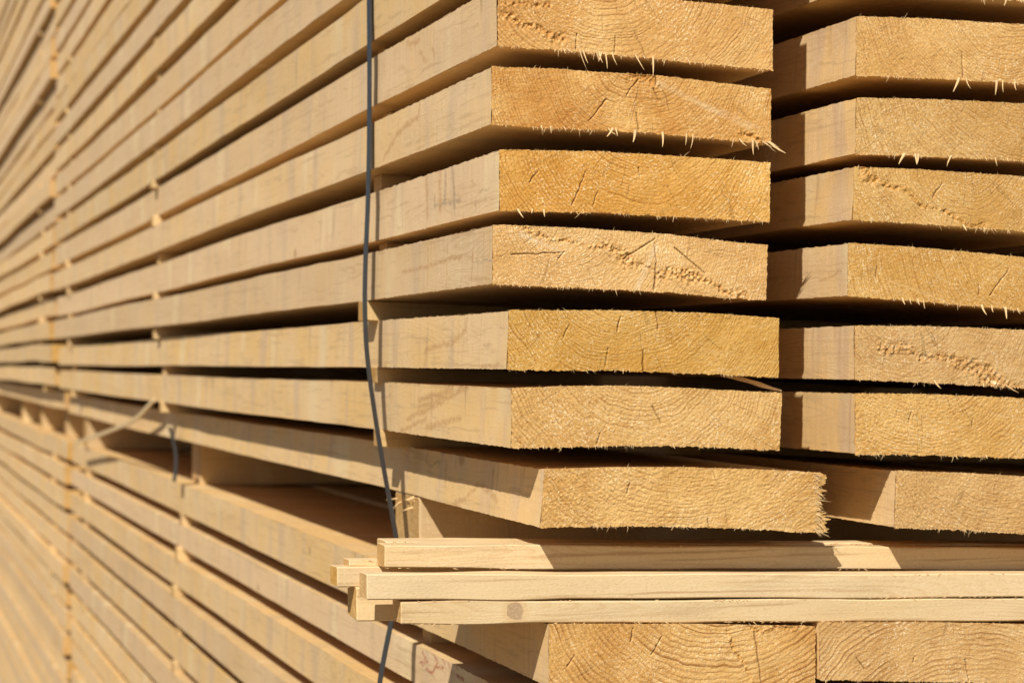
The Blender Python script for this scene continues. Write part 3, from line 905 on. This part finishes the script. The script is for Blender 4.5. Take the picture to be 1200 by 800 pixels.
# ---- lower pile, near
lg = [0.2585, 0.3185, 0.382, 0.4437, 0.5097, 0.5757, 0.6415]
while len(lg) < 18:
    lg.append(lg[-1] + 0.0632 + rnd.uniform(-.0015, .0015))
XLO = ALL[('l', 1, 1)]['XL']
for i in range(2, 18):
    hg = 0.0098 if i < 10 else 0.0086
    z1, z0 = CZ - lg[i - 2] - hg, CZ - lg[i - 1] + hg
    if i == 2:
        z1 -= 0.003
    XL = XLO - 0.004 + rnd.uniform(-.006, .006)
    t, b = flat(XL, z0, z1, k=-0.005)
    hero = (i == 2)
    lab = ('plank with smeared red paint marks beside the strap, second layer of the lower pile' if hero else
           'plank side in the near lower pile, %s layer below the loose laths' % ORD[i])
    y0 = YN + rnd.uniform(-.02, .02)
    reds = []
    if hero:
        for q in [(493, 762, 497, 770), (497, 770, 494, 780), (505, 764, 512, 774), (512, 774, 506, 786), (516, 766, 520, 778), (498, 784, 506, 788), (524, 776, 528, 790), (530, 772, 536, 784), (534, 790, 542, 796), (490, 776, 500, 775), (508, 780, 518, 783)]:
            reds.append(q + (0.0011,))
    plank(('l', 1, i), lab, G3, XL, XL + 0.225, t, b, y0, L1LEN + rnd.uniform(-.015, .015), seed=500 + i, hero=hero,
          reds=seg_left(reds, XL))
    if i <= 3:
        pass
    if i <= 6:
        t, b = flat(XL + 0.232, z0 - .001, z1 - .001, k=-0.005)
        plank(('l', 2, i), 'plank below the photo edge in the right column of the lower pile, %s layer' % ORD[i], G3, t.x[0], t.x[-1], t, b, YN + rnd.uniform(-.01, .01), L1LEN, seed=560 + i)

# ---- far piles: shifted a little towards the viewer's left so their sawn ends show in the joint
Y2 = YN + L1LEN + 0.09
X2 = XF - 0.003
zz = CZ - 0.120
r = 0
while zz < CZ + 1.42:
    th = rnd.uniform(.043, .047)
    XL = X2 + rnd.uniform(-.009, .012) + (0.028 if r == 0 else 0)
    t, b = flat(XL, zz, zz + th)
    plank(('f', 1, r), 'weathered plank side in the far upper pile, %s layer above its bearers' % ORD[r + 1], G4, XL, XL + .225, t, b,
          Y2 + rnd.uniform(-.02, .02), L1LEN, seed=600 + r)
    zz += th + rnd.uniform(.014, .018)
    r += 1
NFU = r
zz = CZ - 0.2026
r = 0
while zz > 0.13:
    th = rnd.uniform(.045, .049)
    XL = XLO - 0.010 + rnd.uniform(-.006, .008)
    t, b = flat(XL, zz - th, zz)
    plank(('g', 1, r), 'pale plank side in the far lower pile, %s layer below its bearers' % ORD[r + 1], G5, XL, XL + .225, t, b,
          Y2 + rnd.uniform(-.02, .02), L1LEN, seed=700 + r)
    zz -= th + rnd.uniform(.013, .018)
    r += 1
NFL = r
ZLOW_F = zz


# ------------------------------------------------------------------ straight bars along x: spacers, bearers, laths
def bar(name, x0, x1, y0, y1, z0, z1, mats, seed=0, ch=0.0008, wob=0.0004, slope=(0, 0), fine=0.012, z1b=None, parent=None):
    """slope = (dy/dx, dz/dx). Near end at x0."""
    mb = MB()
    L = x1 - x0
    xs = np.concatenate([[0], [ch], np.linspace(fine, L - fine, max(3, int(L / fine))), [L - ch], [L]])
    w, h = y1 - y0, z1 - z0
    nw, nh = 5, 5
    prof = []
    for a in np.linspace(ch, w - ch, nw):
        prof.append((a, 0))
    for a in np.linspace(ch, h - ch, nh):
        prof.append((w, a))
    for a in np.linspace(w - ch, ch, nw):
        prof.append((a, h))
    for a in np.linspace(h - ch, ch, nh):
        prof.append((0, a))
    prof.append(prof[0])
    prof = np.array(prof)
    rows = []
    for i, x in enumerate(xs):
        p = prof.copy()
        ny = vnoise(np.full(len(p), x * 22), p[:, 0] * 60 + 3, p[:, 1] * 60, seed) * wob
        nz_ = vnoise(np.full(len(p), x * 18), p[:, 0] * 60 + 9, p[:, 1] * 60, seed + 1) * wob
        p[:-1, 0] += ny[:-1]
        p[:-1, 1] += nz_[:-1]
        p[-1] = p[0]
        if i in (0, len(xs) - 1):
            c = np.array([w / 2, h / 2])
            p = c + (p - c) * (1 - ch / max(w, h) * 2)
        rows.append(np.column_stack([np.full(len(p), x), p[:, 0] + slope[0] * x, p[:, 1] + slope[1] * x]))
    P = np.array(rows)
    mb.grid(P, 0, True)
    for k, fl in ((0, True), (-1, False)):
        R = P[k]
        n = len(R)
        c = np.repeat(R.mean(0)[None], n, 0)
        m = (R + c) / 2
        g = np.stack([R, m, c], 0)
        jit = vnoise(g[..., 1] * 500, g[..., 2] * 500, 0, seed + 4) * 0.0003
        jit[0] = 0
        g[..., 0] += jit
        mb.grid(g, 1, fl)
    o = mb.build(name, mats, (x0, y0, z0), parent=parent, smooth=True)
    rs = np.random.RandomState(seed)
    o['pith'] = (0.0, w * rs.uniform(-.5, 1.5), h * rs.choice([-0.7, 1.8]))
    o['rings'] = (rs.uniform(420, 560), 0.5, rs.uniform(-.5, .5))
    # keep corners crisp
    try:
        for p in o.data.polygons:
            p.use_smooth = False
    except Exception:
        pass
    return o


SROW = [2.105, 3.73, 5.37]
GS = 'wooden spacers between the layers of planks'
where = ['beside the near strap', 'in the middle spacer row', 'in the row by the far joint']


def spacer(ka, kb, Y, lab, seed, w=0.03, two=None):
    """rests on the plank kb and carries the plank ka"""
    xa = min(xleft(ka, Y), xleft(kb, Y)) + rnd.uniform(-.004, .006)
    if Y > 2.5:
        xa += rnd.uniform(-.002, .006)
    if Y < 2.5 and (ka[0] == 'l' or ka[2] < 4):
        xa += rnd.uniform(.012, .028)
    x1 = 1.25 if (Y < 2.5 and xa < 0.6) else xa + 0.5
    xm = xa + 0.02
    z0 = ztop(kb, xm, Y) - 0.0002
    z1 = zbot(ka, xm, Y) + 0.0002
    if z1 - z0 < 0.005:
        z1 = z0 + 0.005
    dy = rnd.uniform(-.012, .012)
    sl_ = -0.02 if ka[0] in 'nf' else -0.005
    k2a, k2b = ('n', 2, ka[2]), ('n', 2, kb[2])
    if ka[0] == 'n' and k2a in ALL and k2b in ALL and Y < 2.5:
        ga, gb = zbot(k2a, 0.95, Y), ztop(k2b, 0.95, Y)
        sl_ = ((ga + gb) / 2 - (z0 + z1) / 2) / (0.95 - xm)
    o = bar('spacer', xa, x1, Y - w / 2 + dy, Y + w / 2 + dy, z0, z1, [M_STICK, M_STICKEND], seed, slope=(rnd.uniform(-.01, .01), sl_), fine=0.03)
    tag(o, lab, 'wood strip', GS)


rows_n = [r for (p, c, r) in ALL if p == 'n' and c == 1]
sd = 800
for si, Y in enumerate(SROW):
    for r in sorted(rows_n):
        if r + 1 > 7:
            continue
        hi = (0.36, 0.62, 1.0)[si]
        z = zbot(('n', 1, r), ALL[('n', 1, r)]['XL'], Y) - CZ
        if z > hi:
            continue
        if r >= 1:
            nm = 'spacer under the %s plank of the left column, %s' % (ORD[r], where[si])
        else:
            nm = 'spacer %s layers above topmost sawn end, %s' % (['no', 'one', 'two', 'three', 'four', 'five', 'six', 'seven', 'eight', 'nine', 'ten', 'eleven', 'twelve', 'thirteen', 'fourteen', 'fifteen', 'sixteen', 'seventeen', 'eighteen', 'nineteen', 'twenty'][-r + 1], where[si])
        spacer(('n', 1, r), ('n', 1, r + 1), Y, nm, sd)
        sd += 1
    for r in range(1, 16):
        z = CZ - ztop(('l', 1, r), XLO + .01, Y)
        if z > (0.31, 0.55, 0.86)[si]:
            continue
        spacer(('l', 1, r), ('l', 1, r + 1), Y, 'lower pile spacer under %s layer, %s' % (ORD[r], where[si]), sd)
        sd += 1
for r in range(0, NFU - 1):
    spacer(('f', 1, r + 1), ('f', 1, r), Y2 + 0.42, 'blurred spacer in the far upper pile above its %s layer' % ORD[r + 1], sd)
    sd += 1
    if r < 9:
        spacer(('f', 1, r + 1), ('f', 1, r), Y2 + 3.9, 'added sky-blocking spacer at the hindmost end of far upper pile over its %s layer' % ORD[r + 1], sd)  # unseen spacers added to block sky showing through the far gaps
        sd += 1
for r in range(0, NFL - 1):
    spacer(('g', 1, r), ('g', 1, r + 1), Y2 + 0.42, 'blurred spacer end in the far lower pile under its %s layer' % ORD[r + 1], sd)
    sd += 1

# ---- bearers between upper and lower pile
GB = 'squared bearers between the upper and lower piles'
M_BEAR = wood_side('bearer_side', 'x', (0.66, 0.46, 0.22), (0.64, 0.42, 0.17), (0.52, 0.36, 0.19), saw=0.5, grain=1.0)
for Y, lab, ku, kl, w in [(2.085, 'bearer with a chipped end right behind the strap, above the loose laths', ('n', 1, 7), ('l', 1, 1), .10),
                          (3.76, 'bearer in deep shade under the middle row of spacers', ('n', 1, 7), ('l', 1, 1), .10),
                          (5.34, 'sunlit orange bearer beside the joint between the near and far piles', ('n', 1, 7), ('l', 1, 1), .10),
                          (6.05, 'blurred bearer of the far pile nearest the joint', ('f', 1, 0), ('g', 1, 0), .09),
                          (6.9, 'second blurred bearer of the far pile', ('f', 1, 0), ('g', 1, 0), .09),
                          (9.4, 'farthest bearer of the far pile, added to close the gap at the left edge', ('f', 1, 0), ('g', 1, 0), .09),  # added to shut out sky seen through the bearer gap
                          (7.75, 'third blurred bearer of the far pile, at the left edge of the photo', ('f', 1, 0), ('g', 1, 0), .09)]:
    xa = max(xleft(ku, Y), xleft(kl, Y)) - 0.004 + (0.035 if abs(Y - 3.76) < .01 else 0.02 if Y > 6 else 0)
    z0 = ztop(kl, xa + .02, Y) - .0003
    z1 = zbot(ku, xa + .02, Y) + .0003
    o = bar('bearer', xa, 1.25 if Y < 2.5 else xa + 0.75, Y - w / 2, Y + w / 2, z0, z1, [M_BEAR, M_STICKEND], sd, ch=0.002, wob=0.001, slope=(0, -0.006), fine=0.02)
    tag(o, lab, 'beam', GB)
    if Y < 2.2:
        rs = np.random.RandomState(5)
        for k in range(22):
            mb = MB()
            spl_tube(mb, (rs.uniform(-.002, .02), rs.uniform(0, .09), z1 - z0 + rs.uniform(-.014, -.002)), (rs.uniform(-1, .1), rs.uniform(-1, .2), rs.uniform(-.7, .3)),
                     rs.uniform(.004, .012), rs.uniform(.0006, .002), (0, 0, rs.uniform(-.4, .2)))
            mb.build('splinter', [M_SPL], parent=o)
    sd += 1

# ---- loose laths lying on the lower pile under the plank heads
GL = 'loose laths stacked between the piles'


def lath(u0, vt, vb, Y, depth, lab, x1=1.12, slope_px=0.0, seed=0, knot=None, ch=0.0009, zbase=None, short=None):
    xa, zt_ = at_y(u0, vt, Y)
    _, zb_ = at_y(u0, vb, Y)
    xb, zt2 = at_y(1200, vt + slope_px, Y)
    k = (zt2 - zt_) / (xb - xa)
    o = bar('lath', xa, short or x1, Y, Y + depth, zb_, zt_, [M_LATH, M_LATHEND], seed, ch=ch, wob=0.0009, slope=(0.0, k), fine=0.010)
    o['knot'] = (0.0, 0.0, 0.0)
    if knot:
        kx, kz = at_y(*knot, Y)
        o['knot'] = (kx - xa, 1.0, kz - zb_)
    tag(o, lab, 'wood strip', GL)
    # rough fibres along the lower front edge
    rs = np.random.RandomState(seed)
    mb = MB()
    for i in range(260):
        x = rs.uniform(0.002, (short or x1) - xa - .01)
        if vnoise(np.array(x * 30), np.array(seed * 1.0), 0, 4) < 0.1:
            continue
        spl_tube(mb, (x, 0.0006, slope_y(k, x) + rs.choice([0.0003, zt_ - zb_ - 0.0003])), (rs.choice([-1, 1]) * rs.uniform(.5, 2), rs.uniform(-.7, .1), rs.uniform(-.8, .3)),
                 rs.uniform(.001, .004), rs.uniform(.0002, .0005), (0, 0, rs.uniform(-.2, .2)))
    mb.build('frayed_fibre', [M_SPL], parent=o)['kind'] = 'stuff'
    return o


def slope_y(k, x):
    return k * x


YS = YN - 0.002
lath(451, 638.0, 666, YS + 0.036, 0.027, 'uppermost loose lath, partly shaded, its brown end above the others', slope_px=4, seed=901)
lath(430, 673.0, 703, YN + 0.0008, 0.027, 'middle loose lath with reddish specks and fine straight grain', slope_px=-1, seed=902)
lath(470, 703.8, 731.5, YN + 0.0012, 0.029, 'lowest loose lath with a round brown knot near its left end', slope_px=-3, seed=903, knot=(604, 716))
lath(395, 664.5, 686.5, YS + 0.058, 0.028, 'pale lath poking out farthest to the left behind the middle lath', slope_px=0, seed=904)
lath(418, 687.5, 726.5, YS + 0.052, 0.034, 'thick bleached lath end in shade below the farthest left lath', slope_px=0, seed=905)
lath(462, 700, 724, YS + 0.088, 0.072, 'unseen lath behind the thick bleached lath end, added for its shadow', seed=907)  # unseen lath added to widen the shadow on the plank side below
lath(466, 695, 717, YS + 0.161, 0.075, 'hindmost unseen lath in front of the chipped bearer, added for its shadow', seed=908)  # also out of sight, added so that the shadow reaches farther back
lath(409, 656.0, 664.0, YS + 0.064, 0.022, 'short thin lath lying on top of the farthest left lath', slope_px=0, seed=906, short=at_y(447, 660, YS + 0.064)[0])
lath(453, 634.4, 661.0, YS + 0.067, 0.034, 'lath lying flush behind the uppermost lath, only its top edge showing', slope_px=3, seed=909)

Pa, Pb = at_y(846, 441, YN + .03), at_y(914, 456, YN + .012)
mb = MB()
rows = []
for t in np.linspace(0, 1, 12):
    c = np.array([Pa[0] + (Pb[0] - Pa[0]) * t, YN + .03 - .018 * t, Pa[1] + (Pb[1] - Pa[1]) * t + 0.001 * math.sin(t * 5)])
    w_ = 0.0012 + 0.0035 * math.sin(t * 3.0) * (1 - 0.2 * math.sin(t * 17))
    rows.append([c + np.array(q) for q in ((0, -.003, -w_ * .4), (0, .003, -w_ * .2), (0, .003, w_ * .5), (0, -.003, w_ * .4), (0, -.003, -w_ * .4))])
R_ = np.array(rows)
o_ = R_[0, 0].copy()
mb.grid(R_ - o_, 0, False)
for k in (0, -1):
    q = R_[k] - o_
    mb.grid(np.array([[q[0], q[1]], [q[3], q[2]]]), 0, k == 0)
o = mb.build('wood_sliver', [M_SPL], tuple(o_), smooth=False)
tag(o, 'loose flat sliver poking out of the dark gap below the fifth left plank', 'sliver')

# ---- strap and far straps


def strap(pts, Y, w, lab, th=0.0012, tilt=0.0):
    """pts: world (x, z) polyline, top to bottom"""
    P = np.array(pts)
    # smooth with Catmull-Rom
    Q = []
    for i in range(len(P) - 1):
        p0, p1, p2, p3 = P[max(i - 1, 0)], P[i], P[i + 1], P[min(i + 2, len(P) - 1)]
        for t in np.linspace(0, 1, 10, endpoint=False):
            Q.append(0.5 * (2 * p1 + (p2 - p0) * t + (2 * p0 - 5 * p1 + 4 * p2 - p3) * t * t + (3 * p1 - p0 - 3 * p2 + p3) * t ** 3))
    Q.append(P[-1])
    Q = np.array(Q)
    T = np.gradient(Q, axis=0)
    T /= np.linalg.norm(T, axis=1)[:, None]
    Nn = np.column_stack([T[:, 1], -T[:, 0]])
    ox, oz = Q[0]
    rows = []
    for (x, z), n in zip(Q, Nn):
        c = []
        for a, b in ((-w / 2, -th / 2), (-w / 2 + .001, -th * .75), (w / 2 - .001, -th * .75), (w / 2, -th / 2), (w / 2, th / 2), (-w / 2, th / 2), (-w / 2, -th / 2)):
            c.append((x + n[0] * b - ox + tilt * a, a, z + n[1] * b - oz))
        rows.append(c)
    mb = MB()
    mb.grid(np.array(rows), 0, False)
    o = mb.build('strap', [M_STRAP], (ox, Y, oz), smooth=False)
    tag(o, lab, 'strap', 'straps round the piles')
    return o


SY = 2.05
sp = [at_y(u, v, SY) for u, v in [(433, -300), (433, -120), (432.5, -10), (433, 80), (432.5, 170), (431, 240), (428.5, 300), (427.5, 350), (429, 400), (433, 440), (440, 490), (449, 545), (459, 600), (467, 650), (465, 690), (457, 735), (451, 765), (445, 800), (440, 850), (437, 1000)]]
strap(sp, SY, 0.0148, 'dark grey strap running down the plank sides close to the sawn ends')


def strap_by_faces(Y, off, lab, w, sag=0.0):
    pts = []
    for r in range(-18, 8, 1):
        k = ('n', 1, r)
        if k in ALL:
            pts.append((xleft(k, Y) - off, (ztop(k, ALL[k]['XL'], Y) + zbot(k, ALL[k]['XL'], Y)) / 2))
    for r in range(1, 14):
        k = ('l', 1, r)
        pts.append((xleft(k, Y) - off, (ztop(k, ALL[k]['XL'], Y) + zbot(k, ALL[k]['XL'], Y)) / 2))
    # taut: upper convex hull towards -x is enough
    hull = []
    for p in pts:
        while len(hull) > 1:
            (ax, az), (bx, bz) = hull[-2], hull[-1]
            if (bx - ax) * (p[1] - az) - (bz - az) * (p[0] - ax) > 0:
                break
            hull.pop()
        hull.append(p)
    hx = [p[0] for p in hull][::-1]
    hz = [p[1] for p in hull][::-1]
    q = []
    for p in pts:
        x = float(np.interp(p[1], hz, hx))
        q.append((min(x + sag * (p[0] - x), p[0]), p[1]))
    return strap(q, Y, w, lab)


q = [at_y(u, v, 3.70) for u, v in [(197, 500), (201, 515), (204, 532), (204, 548), (202, 563)]]
strap(q, 3.68, 0.034, 'short blurred dark strap end over the bearer, left side')

# ---- broken lath leaning between spacer and far bearer
pts = []
for u, v in [(181, 468), (172, 478), (163, 488), (150, 496), (120, 508), (88, 519)]:
    Y, z = at_x(u, v, XF + 0.012)
    pts.append(np.array([XF + 0.012, Y, z]))
mb = MB()
rows = []
for i, p in enumerate(pts):
    s = 0.0038
    rows.append([p + np.array(q) * s for q in ((-.6, 0, -1), (.6, 0, -1), (.6, 0, 1), (-.6, 0, 1), (-.6, 0, -1))])
R = np.array(rows) - pts[0]
mb.grid(R, 0, False)
for k in (0, -1):
    q = R[k]
    mb.grid(np.array([[q[0], q[1]], [q[3], q[2]]]), 0, k == 0)
o = mb.build('broken_lath', [M_LATH], tuple(pts[0]), smooth=False)
tag(o, 'thin broken lath hanging slanting in front of the dark gap, left side', 'wood strip')

# ---- bearers on the ground and the yard
for i, Y in enumerate((1.95, 3.7, 5.3, 6.3, 8.0)):
    k = ('l', 1, 17) if i < 3 else ('g', 1, NFL - 1)
    zt_ = zbot(k, ALL[k]['XL'] + .02, Y)
    o = bar('bearer', ALL[k]['XL'] + 0.01, ALL[k]['XL'] + 0.6, Y - .05, Y + .05, 0.0, zt_, [M_BEAR, M_STICKEND], 990 + i, ch=.002, wob=.001, fine=.03)
    tag(o, 'bearer on the ground under the lowest planks, %s from the front' % ORD[i + 1], 'beam', 'bearers on the ground')

mb = MB()
g = np.linspace(-1, 1, 41)
gx = np.sign(g) * (np.abs(g) ** 3) * 1500
A, B = np.meshgrid(gx, gx, indexing='ij')
mb.grid(np.stack([A, B, np.zeros_like(A)], -1), 0, False)
go = mb.build('ground', [ground_mat()])
go['kind'] = 'structure'

# ------------------------------------------------------------------ light
AZ = math.radians(36.5)
EL = math.radians(44)
d = Vector((math.sin(AZ) * math.cos(EL), math.cos(AZ) * math.cos(EL), -math.sin(EL)))
sl = bpy.data.lights.new('sun', 'SUN')
sl.energy = 4.6
sl.angle = math.radians(0.5)
sl.color = (1.0, 0.96, 0.895)
so = bpy.data.objects.new('sun', sl)
so.rotation_euler = d.to_track_quat('-Z', 'Y').to_euler()
COL.objects.link(so)
w = bpy.data.worlds.new('World')
scene.world = w
w.use_nodes = True
nt = w.node_tree
bg = nt.nodes['Background']
sky = nt.nodes.new('ShaderNodeTexSky')
sky.sky_type = 'NISHITA'
sky.sun_disc = False
sky.sun_elevation = EL
sky.sun_rotation = math.pi + AZ
nt.links.new(sky.outputs[0], bg.inputs[0])
bg.inputs[1].default_value = 0.05
vs = scene.view_settings
vs.view_transform = 'Standard'
vs.look = 'None'
vs.exposure = 0.25
vs.gamma = 1
